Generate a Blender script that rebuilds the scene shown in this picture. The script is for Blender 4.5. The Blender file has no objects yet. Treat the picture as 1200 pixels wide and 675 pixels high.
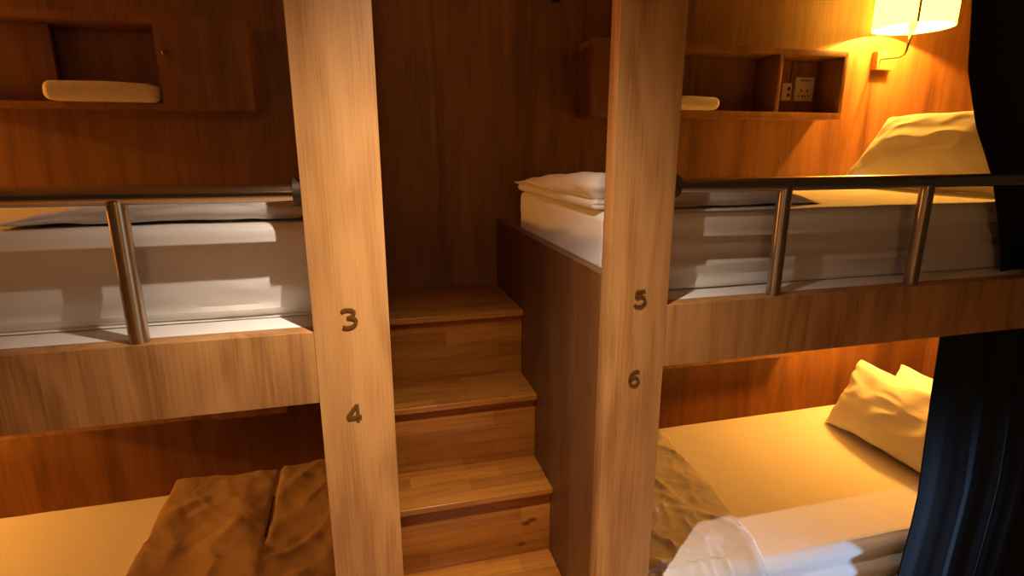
import bpy, bmesh, math, random
from mathutils import Vector, Matrix, noise
random.seed(7)
S = bpy.context.scene
COL = S.collection
K = 1.25            # metres per survey unit; survey origin = camera lens
FZ = -1.367         # survey height of the floor
SCL = 1.0           # survey scale of things fixed to the back wall
def W(p): return Vector((p[0]*K*SCL, p[1]*K*SCL, (p[2]*SCL-FZ)*K))

# ------------------------------------------------------------------ materials
def new_mat(name):
    m = bpy.data.materials.new(name); m.use_nodes = True
    nt = m.node_tree; b = nt.nodes['Principled BSDF']
    return m, nt, b
def nd(nt, t, **kw):
    n = nt.nodes.new(t)
    for k, v in kw.items():
        if k in n.inputs: n.inputs[k].default_value = v
        else: setattr(n, k, v)
    return n
def ramp(nt, stops):
    r = nt.nodes.new('ShaderNodeValToRGB'); e = r.color_ramp.elements
    while len(e) < len(stops): e.new(0.5)
    for el, (p, c) in zip(e, stops): el.position = p; el.color = (*c, 1)
    return r
def wood(name, dark, mid, light, rough=0.45, axis=2, spec=0.35, cath=0.5):
    m, nt, b = new_mat(name); L = nt.links.new
    tc = nd(nt, 'ShaderNodeTexCoord'); oi = nd(nt, 'ShaderNodeObjectInfo')
    off = nd(nt, 'ShaderNodeVectorMath', operation='SCALE'); off.inputs[0].default_value = (31, 17, 23)
    L(oi.outputs['Random'], off.inputs['Scale'])
    add = nd(nt, 'ShaderNodeVectorMath', operation='ADD'); L(tc.outputs['Object'], add.inputs[0]); L(off.outputs[0], add.inputs[1])
    def stretched(k, along, scale, detail, dist=0.0):
        mp = nd(nt, 'ShaderNodeMapping'); s = [k, k, k]; s[axis] = along
        mp.inputs['Scale'].default_value = s; L(add.outputs[0], mp.inputs['Vector'])
        n = nd(nt, 'ShaderNodeTexNoise'); n.inputs['Scale'].default_value = scale
        n.inputs['Detail'].default_value = detail; n.inputs['Distortion'].default_value = dist
        n.inputs['Roughness'].default_value = 0.6
        L(mp.outputs[0], n.inputs['Vector']); return n
    n1 = stretched(9, 0.7, 1.0, 5, 0.6); n2 = stretched(260, 5.0, 1.0, 4); n3 = stretched(3.0, 0.25, 1.0, 2)
    # cathedral arcs: bands of a stretched low noise
    n4 = stretched(6.5, 1.0, 1.0, 1.5, 0.15)
    mul = nd(nt, 'ShaderNodeMath', operation='MULTIPLY'); L(n4.outputs['Fac'], mul.inputs[0]); mul.inputs[1].default_value = 42
    sn = nd(nt, 'ShaderNodeMath', operation='SINE'); L(mul.outputs[0], sn.inputs[0])
    a1 = nd(nt, 'ShaderNodeMath', operation='MULTIPLY_ADD'); L(sn.outputs[0], a1.inputs[0]); a1.inputs[1].default_value = 0.11*cath; L(n1.outputs['Fac'], a1.inputs[2])
    a2 = nd(nt, 'ShaderNodeMath', operation='MULTIPLY_ADD'); L(n2.outputs['Fac'], a2.inputs[0]); a2.inputs[1].default_value = 0.62; L(a1.outputs[0], a2.inputs[2])
    a3 = nd(nt, 'ShaderNodeMath', operation='MULTIPLY_ADD'); L(n3.outputs['Fac'], a3.inputs[0]); a3.inputs[1].default_value = 0.22; L(a2.outputs[0], a3.inputs[2])
    sb = nd(nt, 'ShaderNodeMath', operation='SUBTRACT'); L(a3.outputs[0], sb.inputs[0]); sb.inputs[1].default_value = 0.42
    r = ramp(nt, [(0.26, dark), (0.5, mid), (0.74, light)]); L(sb.outputs[0], r.inputs[0])
    L(r.outputs[0], b.inputs['Base Color'])
    b.inputs['Roughness'].default_value = rough; b.inputs['Specular IOR Level'].default_value = spec
    bp = nd(nt, 'ShaderNodeBump'); bp.inputs['Strength'].default_value = 0.12; bp.inputs['Distance'].default_value = 0.001
    L(n2.outputs['Fac'], bp.inputs['Height']); L(bp.outputs[0], b.inputs['Normal'])
    return m
def butcher(name):
    m, nt, b = new_mat(name); L = nt.links.new
    tc = nd(nt, 'ShaderNodeTexCoord'); oi = nd(nt, 'ShaderNodeObjectInfo')
    off = nd(nt, 'ShaderNodeVectorMath', operation='SCALE'); off.inputs[0].default_value = (3.1, 1.7, 0.0)
    L(oi.outputs['Random'], off.inputs['Scale'])
    sp = nd(nt, 'ShaderNodeSeparateXYZ'); L(tc.outputs['Object'], sp.inputs[0])
    yz = nd(nt, 'ShaderNodeMath', operation='ADD'); L(sp.outputs['Y'], yz.inputs[0]); L(sp.outputs['Z'], yz.inputs[1])
    cb = nd(nt, 'ShaderNodeCombineXYZ'); L(sp.outputs['X'], cb.inputs['X']); L(yz.outputs[0], cb.inputs['Y'])
    add = nd(nt, 'ShaderNodeVectorMath', operation='ADD'); L(cb.outputs[0], add.inputs[0]); L(off.outputs[0], add.inputs[1])
    br = nd(nt, 'ShaderNodeTexBrick', offset=0.37, offset_frequency=2)
    for k, v in dict(Scale=1.0, **{'Mortar Size': 0.0004, 'Brick Width': 0.33, 'Row Height': 0.062, 'Mortar Smooth': 0.5}).items(): br.inputs[k].default_value = v
    br.inputs['Color1'].default_value = (0.43, 0.163, 0.024, 1); br.inputs['Color2'].default_value = (0.30, 0.104, 0.015, 1); br.inputs['Mortar'].default_value = (0.2, 0.085, 0.028, 1)
    L(add.outputs[0], br.inputs['Vector'])
    mp = nd(nt, 'ShaderNodeMapping'); mp.inputs['Scale'].default_value = (3.0, 55, 55); L(add.outputs[0], mp.inputs['Vector'])
    n = nd(nt, 'ShaderNodeTexNoise'); n.inputs['Scale'].default_value = 1; n.inputs['Detail'].default_value = 6; n.inputs['Distortion'].default_value = 0.8; L(mp.outputs[0], n.inputs['Vector'])
    r = ramp(nt, [(0.3, (0.74, 0.70, 0.64)), (0.5, (1, 1, 1)), (0.75, (1.16, 1.14, 1.1))]); L(n.outputs['Fac'], r.inputs[0])
    mx = nd(nt, 'ShaderNodeMix', data_type='RGBA', blend_type='MULTIPLY'); mx.inputs[0].default_value = 1
    L(br.outputs['Color'], mx.inputs[6]); L(r.outputs[0], mx.inputs[7])
    # small dark knots
    mp2 = nd(nt, 'ShaderNodeMapping'); mp2.inputs['Scale'].default_value = (5.5, 11, 11); L(add.outputs[0], mp2.inputs['Vector'])
    vo = nd(nt, 'ShaderNodeTexVoronoi'); vo.inputs['Scale'].default_value = 1.0; L(mp2.outputs[0], vo.inputs['Vector'])
    kr = ramp(nt, [(0.06, (0.22, 0.16, 0.12)), (0.13, (1, 1, 1)), (1.0, (1, 1, 1))]); L(vo.outputs['Distance'], kr.inputs[0])
    mx2 = nd(nt, 'ShaderNodeMix', data_type='RGBA', blend_type='MULTIPLY'); mx2.inputs[0].default_value = 0.85
    L(mx.outputs[2], mx2.inputs[6]); L(kr.outputs[0], mx2.inputs[7]); L(mx2.outputs[2], b.inputs['Base Color'])
    b.inputs['Roughness'].default_value = 0.28; b.inputs['Specular IOR Level'].default_value = 0.3
    return m
def cloth(name, col, rough=0.9, wr=0.25, scale=9.0, sheen=0.15):
    m, nt, b = new_mat(name); L = nt.links.new
    b.inputs['Base Color'].default_value = (*col, 1); b.inputs['Roughness'].default_value = rough
    b.inputs['Specular IOR Level'].default_value = 0.15; b.inputs['Sheen Weight'].default_value = sheen
    tc = nd(nt, 'ShaderNodeTexCoord')
    n = nd(nt, 'ShaderNodeTexNoise'); n.inputs['Scale'].default_value = scale; n.inputs['Detail'].default_value = 5; n.inputs['Distortion'].default_value = 1.2
    L(tc.outputs['Object'], n.inputs['Vector'])
    w = nd(nt, 'ShaderNodeTexNoise'); w.inputs['Scale'].default_value = 420; L(tc.outputs['Object'], w.inputs['Vector'])
    ad = nd(nt, 'ShaderNodeMath', operation='MULTIPLY_ADD'); L(w.outputs['Fac'], ad.inputs[0]); ad.inputs[1].default_value = 0.03; L(n.outputs['Fac'], ad.inputs[2])
    bp = nd(nt, 'ShaderNodeBump'); bp.inputs['Strength'].default_value = wr; bp.inputs['Distance'].default_value = 0.02
    L(ad.outputs[0], bp.inputs['Height']); L(bp.outputs[0], b.inputs['Normal'])
    return m
def plain(name, col, rough=0.5, metal=0.0, spec=0.5, var=0.0):
    m, nt, b = new_mat(name); L = nt.links.new
    b.inputs['Roughness'].default_value = rough; b.inputs['Metallic'].default_value = metal; b.inputs['Specular IOR Level'].default_value = spec
    tc = nd(nt, 'ShaderNodeTexCoord'); n = nd(nt, 'ShaderNodeTexNoise'); n.inputs['Scale'].default_value = 14; n.inputs['Detail'].default_value = 4
    L(tc.outputs['Object'], n.inputs['Vector'])
    r = ramp(nt, [(0.3, tuple(c*(1-var) for c in col)), (0.7, tuple(min(1, c*(1+var)) for c in col))]); L(n.outputs['Fac'], r.inputs[0]); L(r.outputs[0], b.inputs['Base Color'])
    return m
M = {}
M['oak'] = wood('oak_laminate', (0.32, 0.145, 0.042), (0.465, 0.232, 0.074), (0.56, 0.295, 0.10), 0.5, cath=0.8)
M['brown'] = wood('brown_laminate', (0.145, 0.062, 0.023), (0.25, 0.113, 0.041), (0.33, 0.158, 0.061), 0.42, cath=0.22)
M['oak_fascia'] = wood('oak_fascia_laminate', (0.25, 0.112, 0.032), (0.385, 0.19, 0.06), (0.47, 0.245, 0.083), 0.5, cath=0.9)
M['stair'] = butcher('rubberwood_board')
M['sheet'] = cloth('white_bed_linen', (0.85, 0.82, 0.77), wr=0.12, scale=7)
M['duvet'] = cloth('cream_duvet_cotton', (0.78, 0.74, 0.68), wr=0.3, scale=9)
M['cover'] = cloth('thin_white_cover', (0.64, 0.60, 0.56), wr=0.35, scale=12)
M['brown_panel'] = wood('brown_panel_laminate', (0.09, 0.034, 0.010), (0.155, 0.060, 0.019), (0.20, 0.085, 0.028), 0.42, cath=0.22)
M['pillow'] = cloth('pillow_cotton', (0.80, 0.76, 0.70), wr=0.16, scale=8)
M['towel'] = cloth('towel_terry', (0.72, 0.64, 0.50), wr=0.35, scale=60, sheen=0.4)
M['blanket'] = cloth('tan_blanket_cotton', (0.46, 0.30, 0.155), wr=0.3, scale=11)
M['curtain'] = cloth('black_curtain_cloth', (0.012, 0.011, 0.014), rough=0.75, wr=0.1, scale=6, sheen=0.0)
M['curtain2'] = cloth('charcoal_blue_curtain_cloth', (0.009, 0.011, 0.015), rough=0.75, wr=0.1, scale=6, sheen=0.0)
M['steel'] = plain('brushed_steel', (0.42, 0.35, 0.27), 0.2, 1.0, var=0.06)
def brushed(name, col, axis):
    m = plain(name, col, 0.34, 1.0, var=0.05); nt = m.node_tree; b = nt.nodes['Principled BSDF']
    tg = nd(nt, 'ShaderNodeTangent', direction_type='RADIAL', axis=axis); nt.links.new(tg.outputs[0], b.inputs['Tangent'])
    b.inputs['Anisotropic'].default_value = 0.85; b.inputs['Anisotropic Rotation'].default_value = ROT
    return m
ROT = 0.25
M['steel_post'] = brushed('brushed_steel_upright', (0.50, 0.41, 0.30), 'Z')
M['dark_metal'] = plain('dark_bronze', (0.05, 0.035, 0.025), 0.45, 0.6, var=0.1)
M['brass'] = plain('aged_brass', (0.13, 0.056, 0.010), 0.45, 0.2, var=0.3)
M['chrome'] = plain('chrome', (0.75, 0.72, 0.68), 0.15, 1.0, var=0.02)
M['white_board'] = plain('white_melamine', (0.80, 0.77, 0.73), 0.5, var=0.02)
M['plastic'] = plain('ivory_plastic', (0.62, 0.55, 0.45), 0.4, var=0.03)
M['slot'] = plain('socket_slot', (0.02, 0.017, 0.015), 0.6, var=0.1)
M['ceil'] = plain('ceiling_paint', (0.30, 0.22, 0.16), 0.9, var=0.03)
M['floor'] = wood('floor_planks', (0.66, 0.42, 0.22), (0.74, 0.48, 0.26), (0.78, 0.53, 0.30), 0.4, axis=1)
def shade_mat():
    m, nt, b = new_mat('glowing_linen_shade'); L = nt.links.new
    tc = nd(nt, 'ShaderNodeTexCoord'); n = nd(nt, 'ShaderNodeTexNoise'); n.inputs['Scale'].default_value = 90
    L(tc.outputs['Object'], n.inputs['Vector'])
    r = ramp(nt, [(0.2, (1.0, 0.46, 0.03)), (0.8, (1.0, 0.52, 0.045))]); L(n.outputs['Fac'], r.inputs[0])
    b.inputs['Base Color'].default_value = (0.8, 0.7, 0.5, 1)
    L(r.outputs[0], b.inputs['Emission Color']); b.inputs['Emission Strength'].default_value = SHADE
    return m
SHADE = 13.0
M['shade'] = shade_mat()

# ------------------------------------------------------------------ mesh helpers (survey units)
def box_bm(lo, hi, bev=0.0015, seg=2):
    bm = bmesh.new(); add_box(bm, lo, hi); 
    if bev: bmesh.ops.bevel(bm, geom=bm.edges[:], offset=bev/K, segments=seg, affect='EDGES', profile=0.6)
    return bm
def add_box(bm, lo, hi):
    vs = [bm.verts.new((x, y, z)) for x in (lo[0], hi[0]) for y in (lo[1], hi[1]) for z in (lo[2], hi[2])]
    for f in ((0,1,3,2),(4,6,7,5),(0,4,5,1),(2,3,7,6),(0,2,6,4),(1,5,7,3)): bm.faces.new([vs[i] for i in f])
def tube(bm, pts, r, n=20, cap=True):
    pts = [Vector(p) for p in pts]; rings = []
    up = Vector((0.123, 0.31, 0.94)).normalized()
    for i, p in enumerate(pts):
        t = (pts[min(i+1, len(pts)-1)] - pts[max(i-1, 0)]).normalized()
        a = t.cross(up)
        if a.length < 1e-3: a = t.cross(Vector((1, 0, 0)))
        a.normalize(); b = t.cross(a).normalized()
        rr = r[i] if isinstance(r, (list, tuple)) else r
        rings.append([bm.verts.new(p + (a*math.cos(2*math.pi*k/n) + b*math.sin(2*math.pi*k/n))*rr) for k in range(n)])
    for A, B in zip(rings, rings[1:]):
        for k in range(n): bm.faces.new((A[k], A[(k+1) % n], B[(k+1) % n], B[k]))
    if cap: bm.faces.new(rings[0][::-1]); bm.faces.new(rings[-1])
def axis_coords(lo, hi, r, step):
    arc = [r*(1-math.tan(math.radians(a))) for a in (45, 36, 27, 18, 9)]
    n = max(1, int(round((hi-lo-2*r)/step)))
    mid = [lo+r+(hi-lo-2*r)*i/n for i in range(n+1)]
    return [lo+a for a in arc] + mid + [hi-a for a in arc[::-1]]
def soft_box(lo, hi, r, step, disp=None):
    bm = bmesh.new(); ax = [axis_coords(lo[i], hi[i], r, step) for i in range(3)]; cache = {}
    def vert(p):
        k = (round(p[0], 5), round(p[1], 5), round(p[2], 5))
        if k in cache: return cache[k]
        q = Vector([min(max(p[i], lo[i]+r), hi[i]-r) for i in range(3)]); d = Vector(p)-q
        n = d.normalized() if d.length > 1e-9 else Vector((0, 0, 1))
        o = q + n*r
        if disp: o = o + disp(o, n)
        cache[k] = bm.verts.new(o); return cache[k]
    for a in range(3):
        b, c = (a+1) % 3, (a+2) % 3
        for side in (0, 1):
            fix = (lo, hi)[side][a]
            for i in range(len(ax[b])-1):
                for j in range(len(ax[c])-1):
                    q = []
                    for (ii, jj) in ((i, j), (i+1, j), (i+1, j+1), (i, j+1)):
                        p = [0, 0, 0]; p[a] = fix; p[b] = ax[b][ii]; p[c] = ax[c][jj]; q.append(vert(p))
                    if not side: q = q[::-1]
                    if len(set(q)) == 4: 
                        try: bm.faces.new(q)
                        except ValueError: pass
    return bm
def N(x, y, z=0.0): return noise.noise(Vector((x, y, z)))
def ridge(x, y, z=0.0): return 1-2*abs(noise.noise(Vector((x, y, z))))

def link(name, bm, mat, parent=None, smooth=True, origin=None):
    """u-space bmesh -> one mesh object; top level objects stand on their own base point."""
    bmesh.ops.recalc_face_normals(bm, faces=bm.faces[:])
    vs = [W(v.co) for v in bm.verts]
    lo = Vector([min(v[i] for v in vs) for i in range(3)]); hi = Vector([max(v[i] for v in vs) for i in range(3)])
    o0 = origin if origin is not None else Vector(((lo.x+hi.x)/2, (lo.y+hi.y)/2, lo.z))
    for v, w in zip(bm.verts, vs): v.co = w-o0
    me = bpy.data.meshes.new(name); bm.to_mesh(me); bm.free()
    me.materials.append(mat)
    if smooth:
        for p in me.polygons: p.use_smooth = True
        try: me.set_sharp_from_angle(angle=math.radians(38))
        except Exception: pass
    o = bpy.data.objects.new(name, me); COL.objects.link(o)
    base = Vector((0, 0, 0))
    p = parent
    while p is not None: base = base + p.location; p = p.parent
    o.parent = parent; o.location = o0-base
    return o
def tag(o, label, cat, group=None):
    o['label'] = label; o['category'] = cat
    if group: o['group'] = group
    return o
def thing(name, loc, label, cat, group=None):
    o = bpy.data.objects.new(name, None); o.empty_display_size = 0.1; COL.objects.link(o); o.location = W(loc)
    return tag(o, label, cat, group)
def struct(name, bm, mat):
    o = link(name, bm, mat); o['kind'] = 'structure'; return o
def boxes(*bs, bev=0.0015):
    bm = bmesh.new()
    for lo, hi in bs:
        b2 = box_bm(lo, hi, bev); me = bpy.data.meshes.new('tmp'); b2.to_mesh(me); b2.free(); bm.from_mesh(me); bpy.data.meshes.remove(me)
    return bm
def copy_tree(o, parent=None):
    c = o.copy(); COL.objects.link(c); c.parent = parent
    for ch in o.children: copy_tree(ch, c)
    return c

# ------------------------------------------------------------------ the setting
XL, XR, ZC = -2.56, 2.64, 0.70
struct('floor', box_bm((XL, -1.2, FZ-0.03), (XR, 2.0, FZ), 0), M['floor'])
struct('ceiling', box_bm((XL, -1.2, ZC), (XR, 2.05, ZC+0.04), 0), M['ceil'])
struct('wall_back', box_bm((XL, 2.0, FZ), (XR, 2.05, ZC), 0), M['brown'])
struct('wall_left', box_bm((XL-0.04, 1.0, FZ), (XL, 2.05, ZC), 0), M['brown'])
struct('wall_right', box_bm((XR, 1.0, FZ), (XR+0.04, 2.05, ZC), 0), M['brown'])

# ------------------------------------------------------------------ bunks
def ribbon(bm, strokes, w, y0, y1, cx, cz, h):
    """numeral strokes (0..1 box) as flat raised bars on the pillar front"""
    for si, st in enumerate(strokes):
        y1 = y1-0.0003
        P = [Vector((cx+(x-0.5)*h*0.78, 0, cz+(z-0.5)*h)) for x, z in st]
        # Catmull-Rom smoothing
        Q = []
        for i in range(len(P)-1):
            p0, p1, p2, p3 = P[max(i-1, 0)], P[i], P[i+1], P[min(i+2, len(P)-1)]
            for k in range(6):
                t = k/6; Q.append(0.5*((2*p1)+(p2-p0)*t+(2*p0-5*p1+4*p2-p3)*t*t+(3*p1-p0-3*p2+p3)*t**3))
        Q.append(P[-1]); sec = []
        for i, q in enumerate(Q):
            t = (Q[min(i+1, len(Q)-1)]-Q[max(i-1, 0)]).normalized(); n = Vector((-t.z, 0, t.x))*w*0.5
            sec.append([bm.verts.new((v.x, y, v.z)) for v, y in ((q-n, y0), (q+n, y0), (q+n*0.8, y1), (q-n*0.8, y1))])
        for A, B in zip(sec, sec[1:]):
            for k in range(4): bm.faces.new((A[k], A[(k+1) % 4], B[(k+1) % 4], B[k]))
        bm.faces.new(sec[0]); bm.faces.new(sec[-1][::-1])
DIG = {
 '3': [[(0.02, 0.90), (0.30, 0.99), (0.72, 0.95), (0.86, 0.78), (0.62, 0.58), (0.36, 0.54)], [(0.50, 0.56), (0.86, 0.48), (0.95, 0.26), (0.72, 0.06), (0.35, 0.0), (0.04, 0.06)]],
 '4': [[(0.74, 0.0), (0.74, 0.5), (0.72, 1.0)], [(0.72, 0.98), (0.36, 0.62), (0.02, 0.26)], [(0.02, 0.25), (0.5, 0.25), (1.0, 0.25)]],
 '5': [[(0.92, 0.97), (0.55, 0.95), (0.24, 0.94)], [(0.24, 0.96), (0.20, 0.76), (0.17, 0.56)], [(0.17, 0.56), (0.52, 0.66), (0.88, 0.52), (0.93, 0.24), (0.66, 0.03), (0.30, 0.02), (0.05, 0.12)]],
 '6': [[(0.92, 0.93), (0.62, 0.98), (0.30, 0.84), (0.14, 0.52), (0.16, 0.2), (0.42, 0.02), (0.74, 0.06), (0.90, 0.30), (0.76, 0.52), (0.46, 0.58), (0.18, 0.44)]],
}
RAIL_Z, RAIL_Y, RAIL_R = -0.0728, 1.02, 0.0153
def bunk(side, label):
    L = side < 0
    px0, px1 = (-0.106, 0.027) if L else (0.461, 0.5955)
    x0, x1 = (XL, 0.0) if L else (0.49, XR)
    t = thing('bunk_bed', ((x0+x1)/2, 1.4, FZ), label, 'bunk bed', 'built-in bunk beds')
    pil = link('pillar', box_bm((px0, 1.0, FZ), (px1, 1.04, ZC), 0.002), M['oak'], t)
    for d, cz, cx in ((('3', -0.2965, -0.0435), ('4', -0.4815, -0.0465)) if L else (('5', -0.2985, 0.5305), ('6', -0.4745, 0.5275))):
        bm = bmesh.new(); ribbon(bm, DIG[d], 0.0064, 1.0004, 0.9982, cx, cz, 0.0335)
        o = link('numeral', bm, M['brass'], pil, smooth=False); o['label'] = 'raised dark brass numeral %s' % d
    fx = (XL, -0.1062) if L else (0.5957, XR)
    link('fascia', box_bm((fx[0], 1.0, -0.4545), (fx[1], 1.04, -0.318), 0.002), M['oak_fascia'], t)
    pnx = (0.0, 0.027) if L else (0.4612, 0.4895)
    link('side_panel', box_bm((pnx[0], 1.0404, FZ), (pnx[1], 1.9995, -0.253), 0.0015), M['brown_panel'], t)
    lx = (XL, -0.001) if L else (0.4905, XR)
    link('upper_platform', box_bm((lx[0], 1.0405, -0.38), (lx[1], 1.9995, -0.3185), 0.001), M['white_board'], t)
    link('lower_platform', box_bm((lx[0], 1.07, FZ), (lx[1], 1.9995, -1.26), 0.001), M['oak'], t)
    # steel guard rail
    rx = (XL+0.002, -0.109) if L else (0.599, XR-0.002)
    g = bmesh.new(); tube(g, [(rx[0], RAIL_Y, RAIL_Z), (rx[1], RAIL_Y, RAIL_Z)], RAIL_R, 28)
    rail = link('guard_rail', g, M['steel'], t); rail['label'] = 'brushed steel guard rail'
    for x in ((-0.386, -1.16) if L else (0.8695, 1.258, 1.65)):
        g = bmesh.new(); tube(g, [(x, RAIL_Y, -0.3178), (x, RAIL_Y, RAIL_Z-RAIL_R*0.55)], RAIL_R, 28)
        link('rail_post', g, M['steel_post'], rail)
    ex = (-0.119, -0.1063) if L else (0.5958, 0.6085)
    g = bmesh.new(); tube(g, [(ex[0], RAIL_Y, RAIL_Z), ((ex[0]+ex[1])/2, RAIL_Y, RAIL_Z), (ex[1], RAIL_Y, RAIL_Z)], 0.0235, 28)
    link('rail_flange', g, M['dark_metal'], rail)
    return t
bunk(-1, 'built-in oak bunk bed whose pillar carries the numerals 3 and 4')
bunk(1, 'built-in oak bunk bed whose pillar carries the numerals 5 and 6')

# ------------------------------------------------------------------ stairs
st = thing('staircase', (0.244, 1.6, FZ), 'rubberwood stairs climbing between the two numbered pillars', 'stairs')
X0, X1 = 0.0275, 0.4608
steps = [(1.629, 2.0, -0.497), (1.471, 1.643, -0.7145), (1.313, 1.482, -0.931), (1.155, 1.324, -1.149)]
zb = FZ
for k, (yf, yb, z) in enumerate(steps):
    below = steps[k+1][2] if k+1 < len(steps) else FZ
    link('tread', box_bm((X0, yf, z-0.019), (X1, yb+0.0145 if k else 1.9995, z), 0.004, 3), M['stair'], st)
    link('riser', box_bm((X0, yf+0.0215, below+0.0003), (X1, yf+0.036, z-0.0193), 0.0008), M['stair'], st)

# ------------------------------------------------------------------ mattresses
def mattress(name, lo, hi, label, kind):
    def disp(p, n):
        d = Vector((0, 0, 0))
        fx = (p.x-lo[0])/(hi[0]-lo[0])
        if n.y < -0.5:      # front face: horizontal creases of the tucked sheet
            h = (p.z-lo[2])/(hi[2]-lo[2])
            if kind == 'ripple':
                s = math.sin(h*23+0.8*N(p.x*2.2, 3, 1)+p.x*1.3)*0.0048*(0.5+0.5*N(p.x*3, h*2, 7)+0.4)
                s += 0.004*ridge(p.x*1.4, h*5, 4)**2
            elif kind == 'smooth':
                s = 0.0012*ridge(p.x*2, h*4, 2)
                e = max(0, 1-abs(p.x+0.2)/0.16)*max(0, 0.62-h)
                s += min(1, e*1.6)*0.010*ridge(p.x*5.5+h*1.6, h*2.6-p.x*3.0, 1)**3 + min(1, e*1.5)*0.005*ridge(p.x*13+h*3.0, h*3.0, 6)**3
                if h < 0.22: s += 0.0025*math.sin(h*60+N(p.x*3, 1, 1)*2)
            else:
                s = 0.006*math.sin(h*17+N(p.x*3, 2, 2)*1.2)+0.003*ridge(p.x*4, h*5, 3)
            recede = (0.02 if kind == 'smooth' else 0.004)*max(0, 1-h*3.0)
            d.y += -s + recede + (0.03*h if kind == 'ripple' else 0)
        if n.x < -0.5 and kind == 'ripple':   # exposed left end: slanting tension folds
            h = (p.z-lo[2])/(hi[2]-lo[2]); v = p.y-lo[1]
            d.x += -0.0024*ridge(v*5+h*2.2, h*1.2, 9) + 0.003*max(0, 0.6-h)*math.sin((v*7+h*6)*4)*max(0, 1-abs(v-0.35)/0.35)
        if n.z > 0.5: d.z -= 0.0022*abs(N(p.x*5, p.y*5, 5)) + 0.0012*abs(ridge(p.x*8+p.y*3, p.y*6, 6))
        return d
    return tag(link(name, soft_box(lo, hi, 0.022, 0.0095, disp), M['sheet']), label, 'mattress', 'mattresses')
ZU, ZL = -0.1335, -1.071
mattress('mattress', (XL+0.005, 1.100, -0.3182), (-0.003, 1.994, ZU), 'upper mattress in a fitted white sheet behind pillar 3', 'smooth')
mattress('mattress', (0.4925, 1.100, -0.3182), (XR-0.01, 1.796, ZU), 'upper mattress in creased white sheet behind pillar 5', 'ripple')
mattress('mattress', (XL+0.005, 1.062, -1.2595), (-0.003, 1.796, ZL), 'lower mattress lit orange beside the crumpled tan blanket', 'low')
mattress('mattress', (0.4925, 1.052, -1.2595), (XR-0.01, 1.796, ZL), 'lower mattress with white daylight patch below pillar 6 bunk', 'low')

# ------------------------------------------------------------------ bedding
def slab(lo, hi, r, step, zf, xf=None, yf=None, dn=None, zl=None, floor=None):
    """soft folded textile: zf(x,y)-> extra height of the top, xf/yf remap the outline"""
    def disp(p, n):
        h = (p.z-lo[2])/max(1e-6, hi[2]-lo[2]); d = Vector((0, 0, 0))
        d.z += max(0.0, h)*zf(p.x, p.y)
        if xf: d.x += xf(p.x, p.y, h)
        if yf: d.y += yf(p.x, p.y, h)
        if zl: d.z += (1-h)*zl(p.x, p.y)
        if dn: d += n*dn(p)
        if floor is not None and p.z+d.z < floor: d.z = floor-p.z + 0.06*(p.z+d.z-floor)*0 + 0.0012*h
        return d
    return soft_box(lo, hi, r, step, disp)
# upper right: duvet folded in two at the foot of the bed
t = thing('folded_duvet', (0.8, 1.45, ZU), 'cream folded duvet on the upper mattress behind pillar 5', 'duvet', 'duvets')
def top_prof(x, y):
    e = (y-1.13)/0.66
    return -0.050*max(0, e-0.15)**1.3*1.25 - 0.022*min(1, max(0, (x-0.52)/0.12)) - 0.06*max(0, (x-0.78)/0.335)**2.0 + 0.004*N(x*5, y*5, 6)
def wr(p): return 0.0035*ridge(p.x*7, p.y*7, p.z*9) + 0.002*N(p.x*22, p.y*22, p.z*22)
def tip(x, y, h):
    e = max(0, (x-0.80)/0.33)
    return (1.30-y)*0.22*e*e + 0.006*N(x*9, h*3, 2)
b1 = slab((0.482, 1.140, ZU+0.009), (0.74, 1.775, -0.110), 0.0105, 0.014, lambda x, y: 0.0, lambda x, y, h: 0.006*N(y*9, 2), tip, wr, None, ZU+0.003)
link('lower_fold', b1, M['duvet'], t)
b2 = slab((0.474, 1.132, -0.1105), (1.115, 1.792, -0.056), 0.025, 0.014, top_prof, lambda x, y, h: 0.010*N(y*6, h*2, 5)-0.008*max(0, (y-1.7)/0.1), tip, wr, lambda x, y: -0.019*min(1, max(0, (x-0.56)/0.1)), ZU+0.003)
link('upper_fold', b2, M['duvet'], t)
# upper left
t = thing('folded_duvet', (-0.35, 1.45, ZU), 'cream folded duvet on the upper mattress behind pillar 3', 'duvet', 'duvets')
def top_l(x, y):
    return -0.046*max(0, (-0.36-x)/0.26)**1.2 + 0.006*N(x*6, y*6, 3) - 0.034*max(0, (y-1.2)/0.5)
b1 = slab((-0.625, 1.120, ZU+0.006), (-0.008, 1.985, -0.079), 0.024, 0.013, top_l, lambda x, y, h: 0.012*N(y*5, h*2, 8), lambda x, y, h: 0.006*N(x*8, h*3, 4)+0.004*ridge(x*9, h*2, 1), wr, None, ZU+0.003)
link('quilt', b1, M['duvet'], t)
# lower left tan blanket
def bl_top(x, y):
    z = 0.011*ridge(x*4.0+y*1.5, y*3.2-x, 1.5) + 0.008*ridge(x*8-y*6, y*5, 2.2)**2 + 0.004*ridge(x*13+y*9, y*8, 5.2)**2 + 0.004*N(x*24, y*24, 4)
    seam = -0.332+0.02*(1.79-y)
    if y > 1.40:
        z += -0.013*math.exp(-((x-seam)/0.006)**2)*min(1, (y-1.40)/0.05)
        z += 0.010*(1/(1+math.exp(-(x-seam-0.006)/0.004)))*min(1, (y-1.40)/0.1)
        z -= 0.004*max(0, 1-abs(x-seam)/0.08)
    z += 0.012*math.exp(-((x+0.60)/0.07)**2)*0.6
    return z
def bl_x(x, y, h):
    e = max(0, 1-(x+0.64)/0.25)
    return e*(0.02*N(y*6, h, 3) + 0.035*max(0, (1.5-y))*0.6)
tb = thing('blanket', (-0.32, 1.45, ZL), 'crumpled tan blanket spread over the lower mattress behind pillar 4', 'blanket')
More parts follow.
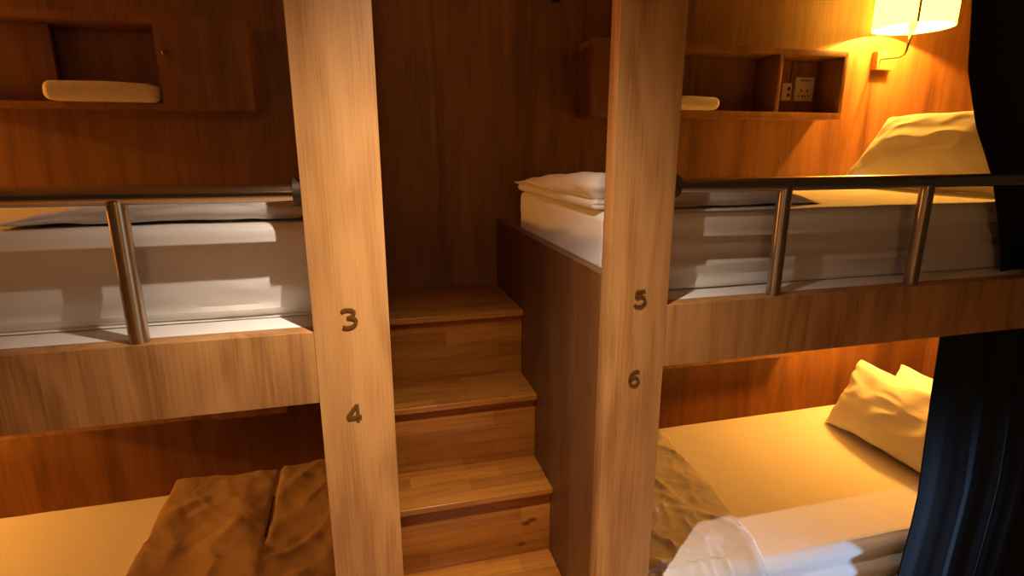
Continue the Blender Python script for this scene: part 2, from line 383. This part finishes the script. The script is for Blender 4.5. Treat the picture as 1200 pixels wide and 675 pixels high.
link('cover', slab((-0.645, 1.118, ZL+0.005), (-0.006, 1.793, -1.043), 0.0125, 0.0085, bl_top, bl_x, None, None), M['blanket'], tb)
g = bmesh.new()   # dark zip opening in the blanket cover
pts = [(-0.332+0.02*(1.79-y)-0.004, y, -1.043+bl_top(-0.332+0.02*(1.79-y)-0.004, y)+0.004) for y in (1.64, 1.60, 1.56, 1.52, 1.48, 1.45)]
tube(g, pts, 0.0022, 8); zo = link('zip', g, M['dark_metal'], tb)
# lower right thin white cover drawn over the foot of the bed and over its front edge
def edge_x(y):
    P = [(1.00, 0.955), (1.15, 1.000), (1.28, 1.012), (1.42, 1.036), (1.64, 1.046), (1.72, 1.060), (1.775, 1.02)]
    for (a, xa), (b_, xb) in zip(P, P[1:]):
        if y <= b_: return xa+(xb-xa)*max(0, (y-a))/(b_-a)
    return P[-1][1]
bm = bmesh.new(); nu, nv = 60, 84; grid = []
for j in range(nv+1):
    s = j/nv; row = []
    if s < 0.80: y, zb_ = 1.775-(1.775-1.066)*s/0.80, ZL
    else:
        q = (s-0.80)/0.20
        if q < 0.2: a_ = q/0.2*math.pi/2; y, zb_ = 1.066-0.028*math.sin(a_), ZL-0.028*(1-math.cos(a_))
        else: y, zb_ = 1.038-0.006*q, ZL-0.028-(q-0.2)*0.19
    for i in range(nu+1):
        u = i/nu; xr = edge_x(y); x0_ = 0.495 if y > 1.08 else 0.605; x = x0_+(xr-x0_)*u
        hgt = 0.008 + 0.006*ridge(x*5+y*3, y*4-x*2, 1) + 0.008*ridge(x*10+y*7, y*4-x*3, 3)**4 + 0.006*ridge(x*17-y*6, y*9, 7)**4 + 0.002*N(x*25, y*25, 2)
        hgt = max(0.0045, hgt)*min(1, (1-u)*9+0.45)
        if y > 1.66 and x > 0.96: hgt += 0.014*math.exp(-(((x-1.02)/0.05)**2+((y-1.73)/0.035)**2))
        if y > 1.066: row.append(bm.verts.new((x, y, zb_+hgt)))
        else: row.append(bm.verts.new((x, y-hgt*0.7, zb_+hgt*0.35)))
    grid.append(row)
for A, B in zip(grid, grid[1:]):
    for i in range(nu): bm.faces.new((A[i], A[i+1], B[i+1], B[i]))
o = link('bed_cover', bm, M['cover']); sm = o.modifiers.new('thickness', 'SOLIDIFY'); sm.thickness = 0.004; sm.offset = -1
tag(o, 'thin crumpled white cover over the lower mattress foot, behind pillar 6', 'bed cover')

# ------------------------------------------------------------------ pillows
def pillow_bm(Lg, Wd, T, seed, n=56, flange=0.03):
    bm = bmesh.new(); top = {}; bot = {}
    for i in range(n+1):
        for j in range(n+1):
            u = -1+2*i/n; v = -1+2*j/n
            x = Lg/2*u*(1-0.06*(1-v*v)) ; y = Wd/2*v*(1-0.085*(1-u*u))
            e = max(0.0, (1-abs(u)**2.2)*(1-abs(v)**2.2))
            h = T/2*e**0.42
            w = 0.05*T*ridge(u*2.2+seed, v*2.0, seed) * e**0.25 + 0.10*T*N(u*1.5, v*1.7, seed+3)*e**0.3
            for k, sgn in ((0, 1), (1, -1)):
                border = i in (0, n) or j in (0, n)
                if k and border: bot[i, j] = top[i, j]; continue
                vv = bm.verts.new((x+0.01*N(u*3, v*3, seed), y+0.01*N(v*3, u*3, seed+1), sgn*(h+w*(1 if sgn > 0 else 0.3)) if not border else 0.004*N(u*5, v*5, seed)))
                (bot if k else top)[i, j] = vv
    for i in range(n):
        for j in range(n):
            bm.faces.new((top[i, j], top[i+1, j], top[i+1, j+1], top[i, j+1]))
            bm.faces.new((bot[i, j], bot[i, j+1], bot[i+1, j+1], bot[i+1, j]))
    return bm
def place_pillow(name, label, base, leanx, leanz, Lg, T, seed, group='pillows', yaw=0.0):
    """long side along depth (Y), leaning towards +X; base = lower edge centre"""
    slant = math.hypot(leanx, leanz); bm = pillow_bm(Lg, slant, T, seed)
    ex = Vector((0, -1, 0)); ey = Vector((leanx, 0, leanz)).normalized(); ez = ex.cross(ey)
    if ez.x > 0: ex = -ex; ez = ex.cross(ey)
    R_ = Matrix.Rotation(yaw, 3, 'Z')
    c = Vector(base)+ey*slant/2
    for v in bm.verts: v.co = c + R_ @ (ex*v.co.x+ey*v.co.y+ez*v.co.z)
    # keep it resting on the sheet
    zmin = base[2]
    for v in bm.verts:
        if v.co.z < zmin: v.co.z = zmin + (v.co.z-zmin)*0.05
    return tag(link(name, bm, M['pillow']), label, 'pillow', group)
place_pillow('pillow', 'upper pillow under the lit wall lamp, propped at the bed end', (1.738, 1.465, ZU+0.004), 0.175, 0.238, 0.56, 0.15, 2.0)
place_pillow('pillow', 'front pillow of the two on the lower mattress', (1.74, 1.385, ZL+0.004), 0.13, 0.252, 0.56, 0.15, 5.0)
place_pillow('pillow', 'rear pillow, half hidden behind the other on the lower mattress', (1.895, 1.35, ZL+0.004), 0.13, 0.232, 0.54, 0.11, 9.0)

# ------------------------------------------------------------------ wall shelves
SCL = 2.0/1.8
SY, WY = 1.68, 1.7994
def shelf_right(dz, label):
    t = thing('wall_shelf', (1.15, 1.74, 0.099+dz), label, 'shelf', 'box shelves on the wall')
    x0, x1, zb, zt = 0.688, 1.626, 0.099+dz, 0.321+dz
    link('top_board', box_bm((x0, SY, zt-0.018), (x1, WY, zt)), M['brown'], t)
    link('bottom_board', box_bm((x0, SY, zb), (x1, WY, zb+0.0215)), M['brown'], t)
    link('end_board', box_bm((x1-0.0155, SY, zb+0.0218), (x1, WY, zt-0.0183)), M['brown'], t)
    link('end_board', box_bm((x0, SY, zb+0.0218), (x0+0.0155, WY, zt-0.0183)), M['brown'], t)
    link('divider', box_bm((1.353, SY+0.001, zb+0.0218), (1.368, WY, zt-0.0183)), M['brown'], t)
    link('divider', box_bm((0.89, SY+0.001, zb+0.0218), (0.905, WY, zt-0.0183)), M['brown'], t)
    d = link('door', box_bm((x0-0.003, SY-0.0142, zb-0.001), (0.90, SY-0.0003, zt+0.001), 0.003), M['brown'], t)
    g = bmesh.new(); tube(g, [(0.872, SY-0.0145, 0.215+dz), (0.872, SY-0.020, 0.215+dz), (0.872, SY-0.028, 0.215+dz)], [0.004, 0.0035, 0.007], 16)
    link('knob', g, M['brass'], d)
    return t
def shelf_left(dz, label):
    t = thing('wall_shelf', (-0.75, 1.74, 0.099+dz), label, 'shelf', 'box shelves on the wall')
    x0, x1, zb, zt = -1.03, -0.272, 0.099+dz, 0.321+dz
    link('top_board', box_bm((x0, SY, zt-0.018), (x1, WY, zt)), M['brown'], t)
    link('bottom_board', box_bm((x0, SY, zb), (x1, WY, zb+0.0145)), M['brown'], t)
    link('end_board', box_bm((x1-0.0155, SY, zb+0.0148), (x1, WY, zt-0.0183)), M['brown'], t)
    link('end_board', box_bm((x0, SY, zb+0.0148), (x0+0.0155, WY, zt-0.0183)), M['brown'], t)
    link('divider', box_bm((-0.492, SY+0.001, zb+0.0148), (-0.477, WY, zt-0.0183)), M['brown'], t)
    link('inset_panel', box_bm((x0+0.016, 1.742, zb+0.0148), (-0.742, 1.757, zt-0.0183)), M['brown'], t)
    bm = bmesh.new()   # door with softly rounded upper corner
    dx0, dx1, dz0, dz1, r = -0.486, -0.271, zb-0.001, zt+0.001, 0.014
    prof = [(dx0, dz0), (dx1, dz0)] + [(dx1-r+r*math.cos(a*math.pi/16), dz1-r+r*math.sin(a*math.pi/16)) for a in range(9)] + [(dx0, dz1)]
    f = bm.faces.new([bm.verts.new((x, SY-0.0142, z)) for x, z in prof])
    ext = bmesh.ops.extrude_face_region(bm, geom=[f])
    for v in ext['geom']:
        if isinstance(v, bmesh.types.BMVert): v.co.y = SY-0.0003
    d = link('door', bm, M['brown'], t, smooth=False)
    g = bmesh.new(); c = (-0.462, 0.232+dz)
    tube(g, [(c[0], SY-0.0145, c[1]), (c[0], SY-0.020, c[1]), (c[0], SY-0.028, c[1]), (c[0], SY-0.030, c[1])], [0.0045, 0.004, 0.0085, 0.006], 18)
    kn = link('knob', g, M['brass'], d)
    return t
shelf_right(0, 'lit box shelf with socket compartment on the wall beside the lamp')
shelf_left(0, 'dim box shelf with a knobbed door on the wall left of pillar 3')
shelf_right(-0.875, 'lower box shelf under the bunk, its underside glowing orange near the two pillows')
shelf_left(-0.875, 'lower box shelf in shadow under the bunk, above the tan blanket')

# socket, switch
t = thing('wall_socket', (1.56, WY, 0.168), 'square ivory wall socket inside the lit box shelf', 'socket')
pl = link('faceplate', box_bm((1.519, WY-0.008, 0.167), (1.598, WY-0.0002, 0.249), 0.002), M['plastic'], t)
def slot(x0, x1, z0, z1): link('slot', box_bm((x0, WY-0.0088, z0), (x1, WY-0.0078, z1), 0), M['slot'], t, smooth=False)
slot(1.536, 1.584, 0.236, 0.239)
for cx in (1.546, 1.572):
    slot(cx-0.003, cx+0.003, 0.198, 0.207); slot(cx-0.011, cx-0.005, 0.181, 0.187); slot(cx+0.005, cx+0.011, 0.181, 0.187)
t = thing('wall_switch', (1.485, WY, 0.168), 'narrow switch plate with two round buttons beside the socket', 'switch')
link('faceplate', box_bm((1.464, WY-0.010, 0.168), (1.503, WY-0.0002, 0.227), 0.002), M['plastic'], t)
for z in (0.187, 0.208):
    g = bmesh.new(); tube(g, [(1.489, WY-0.0102, z), (1.489, WY-0.0135, z)], 0.006, 16); link('button', g, M['chrome'], t)
g = bmesh.new(); tube(g, [(1.497, WY-0.004, 0.2273), (1.499, WY-0.004, 0.26), (1.502, WY-0.004, 0.302)], 0.0016, 8); link('cable', g, M['slot'], t)

# towels: folded, rounded front roll
def towel(x0, x1, zb, zt, label):
    def disp(p, n):
        e = (p.x-x0)/(x1-x0)
        return Vector((0.002*N(p.y*30, p.z*30, 1), 0.0015*N(p.x*14, p.z*20, 2), (-0.006*max(0, e-0.55)+0.0022*N(p.x*9, 1, 3))*(1 if n.z > 0 else 0)))
    t = thing('folded_towel', ((x0+x1)/2, 1.69, zb), label, 'towel', 'folded towels')
    link('roll', soft_box((x0, 1.638, zb), (x1, 1.735, zt), 0.0175, 0.009, disp), M['towel'], t)
    return t
towel(-0.738, -0.4945, 0.1137, 0.1605, 'folded towel on the dim shelf left of pillar 3')
towel(0.915, 1.118, 0.1208, 0.162, 'folded towel on the lit shelf right of pillar 5')

# ------------------------------------------------------------------ wall lamp
LX, LY = 1.870, 1.672
t = thing('wall_lamp', (LX, 1.78, 0.281), 'lit cream drum shade wall lamp on a bent chrome arm', 'lamp')
link('mount_block', box_bm((1.846, 1.772, 0.283), (1.922, 1.7995, 0.347), 0.002), M['oak'], t)
g = bmesh.new()
arm = [(1.857, 1.772, 0.317), (1.857, 1.72, 0.315), (1.857, 1.69, 0.314), (1.857, 1.677, 0.319), (1.858, 1.671, 0.332), (1.862, 1.671, 0.36), (1.867, 1.672, 0.40)]
tube(g, arm, [0.0035]*5+[0.005, 0.0075], 14); link('arm', g, M['chrome'], t)
ZS0, ZS1, RS = 0.404, 0.585, 0.122
g = bmesh.new(); nseg = 96; rows = []
gap = math.radians(228)
angs = [gap+math.radians(2.2)+k*(2*math.pi-math.radians(4.4))/nseg for k in range(nseg+1)]
for z in (ZS0, (ZS0+ZS1)/2, ZS1): rows.append([g.verts.new((LX+RS*math.cos(a), LY+RS*math.sin(a), z)) for a in angs])
for A, B in zip(rows, rows[1:]):
    for k in range(nseg): g.faces.new((A[k], A[k+1], B[k+1], B[k]))
sh = link('lamp_shade', g, M['shade'], t); sd = sh.modifiers.new('thickness', 'SOLIDIFY'); sd.thickness = 0.003; sd.offset = -1
link('shade_seam', box_bm((LX+RS*math.cos(gap)-0.004, LY+RS*math.sin(gap)-0.0005, ZS0), (LX+RS*math.cos(gap)+0.004, LY+RS*math.sin(gap)+0.004, ZS1), 0.0005), M['dark_metal'], t)
g = bmesh.new(); tube(g, [(LX, LY, 0.40), (LX, LY, 0.412), (LX, LY, 0.45)], [0.012, 0.013, 0.011], 18); link('bulb_holder', g, M['plastic'], t)
g = bmesh.new(); bmesh.ops.create_uvsphere(g, u_segments=20, v_segments=12, radius=0.024)
for v in g.verts: v.co = v.co + Vector((LX, LY, 0.474))
link('bulb', g, M['shade'], t)

# ------------------------------------------------------------------ coat hook on the stair wall
t = thing('coat_hook', (0.604, 1.797, 0.43), 'small dark coat hook at the top of the wall above the bed', 'hook')
t.location = W((0.604, 1.797, 0.43))
g = bmesh.new(); tube(g, [(0.604, 1.7993, 0.452), (0.604, 1.791, 0.452)], 0.013, 20); link('rose', g, M['dark_metal'], t)
g = bmesh.new(); tube(g, [(0.604, 1.791, 0.452), (0.604, 1.772, 0.448), (0.604, 1.760, 0.436), (0.604, 1.752, 0.441), (0.604, 1.746, 0.456)], [0.004, 0.004, 0.004, 0.004, 0.006], 12); link('prong', g, M['dark_metal'], t)

SCL = 1.0
# ------------------------------------------------------------------ curtains
def curtain(name, label, lead, xend, ycen, amp, zt, zb, mat, folds, seed):
    bm = bmesh.new(); nz, nx = 70, 300; grid = []
    for j in range(nz+1):
        z = zt+(zb-zt)*j/nz; row = []
        xl = None
        for (za, xa), (zb_, xb) in zip(lead, lead[1:]):
            if za >= z >= zb_: xl = xa+(xb-xa)*(za-z)/(za-zb_); break
        if xl is None: xl = lead[0][1] if z > lead[0][0] else lead[-1][1]
        for i in range(nx+1):
            u = i/nx
            ph = (u**1.35)*folds*2*math.pi + 0.9*N(u*5, seed, 0) + 0.35*N(u*8, z*1.5, seed)
            a = amp(z)
            s = math.sin(ph); s = math.copysign(abs(s)**0.75, s)
            y = ycen(z) + a*s*(0.75+0.35*N(u*7, 1, seed)) + 0.1*a*N(u*14, z*4, seed)
            x = xl+(xend-xl)*u + 0.35*a*math.sin(2*ph)
            if u < 0.02: y += a*0.3*(1-u/0.02)
            row.append(bm.verts.new((x, y, z)))
        grid.append(row)
    for A, B in zip(grid, grid[1:]):
        for i in range(nx): bm.faces.new((A[i], A[i+1], B[i+1], B[i]))
    o = link(name, bm, mat); m_ = o.modifiers.new('thickness', 'SOLIDIFY'); m_.thickness = 0.002
    return tag(o, label, 'curtain', 'bunk curtains')
curtain('curtain', 'black curtain drawn aside by the wall lamp, above the upper fascia',
        [(0.70, 1.34), (0.33, 1.362), (0.18, 1.39), (0.05, 1.443), (-0.075, 1.524), (-0.25, 1.601), (-0.318, 1.62)], XR-0.012,
        lambda z: 1.0655, lambda z: 0.0165 if z < -0.02 else 0.0165+min(1, (z+0.02)/0.2)*0.014, 0.698, -0.3165, M['curtain'], 9, 3.0)
curtain('curtain', 'dark blue-grey pleated curtain below the fascia, beside the lower mattress',
        [(-0.455, 1.392), (-0.62, 1.385), (-0.80, 1.383), (-1.0, 1.378), (-1.2, 1.366), (-1.36, 1.355)], XR-0.012,
        lambda z: 1.020-0.033*min(1, max(0, (-0.455-z)/0.45)), lambda z: 0.012+0.008*min(1, max(0, (-0.455-z)/0.4)), -0.4552, -1.355, M['curtain2'], 15, 8.0)

# ------------------------------------------------------------------ lights
POWER = 355
def light(name, typ, loc, energy, color, **kw):
    l = bpy.data.lights.new(name, typ); l.energy = energy; l.color = color
    for k, v in kw.items(): setattr(l, k, v)
    o = bpy.data.objects.new(name, l); COL.objects.link(o); o.location = W(loc); return o
def aim(o, target):
    o.rotation_euler = (W(target)-o.location).to_track_quat('-Z', 'Y').to_euler()
ORANGE = (1.0, 0.42, 0.058)
o = light('downlight', 'SPOT', (0.125, 0.63, 0.555), POWER, (1.0, 0.82, 0.66), spot_size=math.radians(160), spot_blend=0.2, shadow_soft_size=0.008)
# photometric curve of the recessed downlight: intensity ~ cos(theta)^8 about straight down
o.data.use_nodes = True; nt = o.data.node_tree; em = nt.nodes['Emission']
ge = nd(nt, 'ShaderNodeNewGeometry'); sp = nd(nt, 'ShaderNodeSeparateXYZ'); nt.links.new(ge.outputs['Incoming'], sp.inputs[0])
ab = nd(nt, 'ShaderNodeMath', operation='ABSOLUTE'); nt.links.new(sp.outputs['Z'], ab.inputs[0])
pw = nd(nt, 'ShaderNodeMath', operation='POWER'); nt.links.new(ab.outputs[0], pw.inputs[0]); pw.inputs[1].default_value = 8.0
nt.links.new(pw.outputs[0], em.inputs['Strength'])
light('upper_right_bulb', 'POINT', (LX*1.1111, LY*1.1111, 0.5055), 380, ORANGE, shadow_soft_size=0.03)
light('lower_right_bulb', 'POINT', (1.96, 1.64, -0.48), 38, ORANGE, shadow_soft_size=0.05)
light('lower_left_bulb', 'POINT', (-2.06, 1.68, -0.50), 64, ORANGE, shadow_soft_size=0.05)
light('upper_left_bulb', 'POINT', (-2.17, 1.86, 0.37), 90, ORANGE, shadow_soft_size=0.05)
light('added_front_fill', 'POINT', (-0.10, -0.85, 0.55), 15, (1.0, 0.50, 0.20), shadow_soft_size=0.12)  # soft warm fill added behind the camera, not a known fitting
o = light('window_daylight', 'AREA', (3.3, -0.15, -1.05), 2.0, (0.38, 0.62, 1.0), shape='RECTANGLE', size=0.3, size_y=0.4, spread=math.radians(22)); aim(o, (1.2, 1.05, -1.14))

w = bpy.data.worlds.new('night_room'); S.world = w; w.use_nodes = True
bg = w.node_tree.nodes['Background']; bg.inputs[0].default_value = (1.0, 0.58, 0.28, 1); bg.inputs[1].default_value = 0.03

# ------------------------------------------------------------------ camera
cam = bpy.data.cameras.new('camera'); co = bpy.data.objects.new('camera', cam); COL.objects.link(co); S.camera = co
cam.sensor_width = 36; cam.sensor_fit = 'HORIZONTAL'; cam.lens = 650.88/1200*36; cam.clip_start = 0.02
co.location = W((0, 0, 0)); co.rotation_euler = (math.pi/2-0.245964, 0, -0.254109)

vs = S.view_settings
S.display_settings.display_device = 'sRGB'; vs.view_transform = 'Standard'; vs.look = 'None'; vs.gamma = 1; vs.exposure = 0.0; vs.use_curve_mapping = False
S.cycles.use_denoising = True; S.cycles.sample_clamp_indirect = 4; S.cycles.caustics_reflective = False; S.cycles.caustics_refractive = False
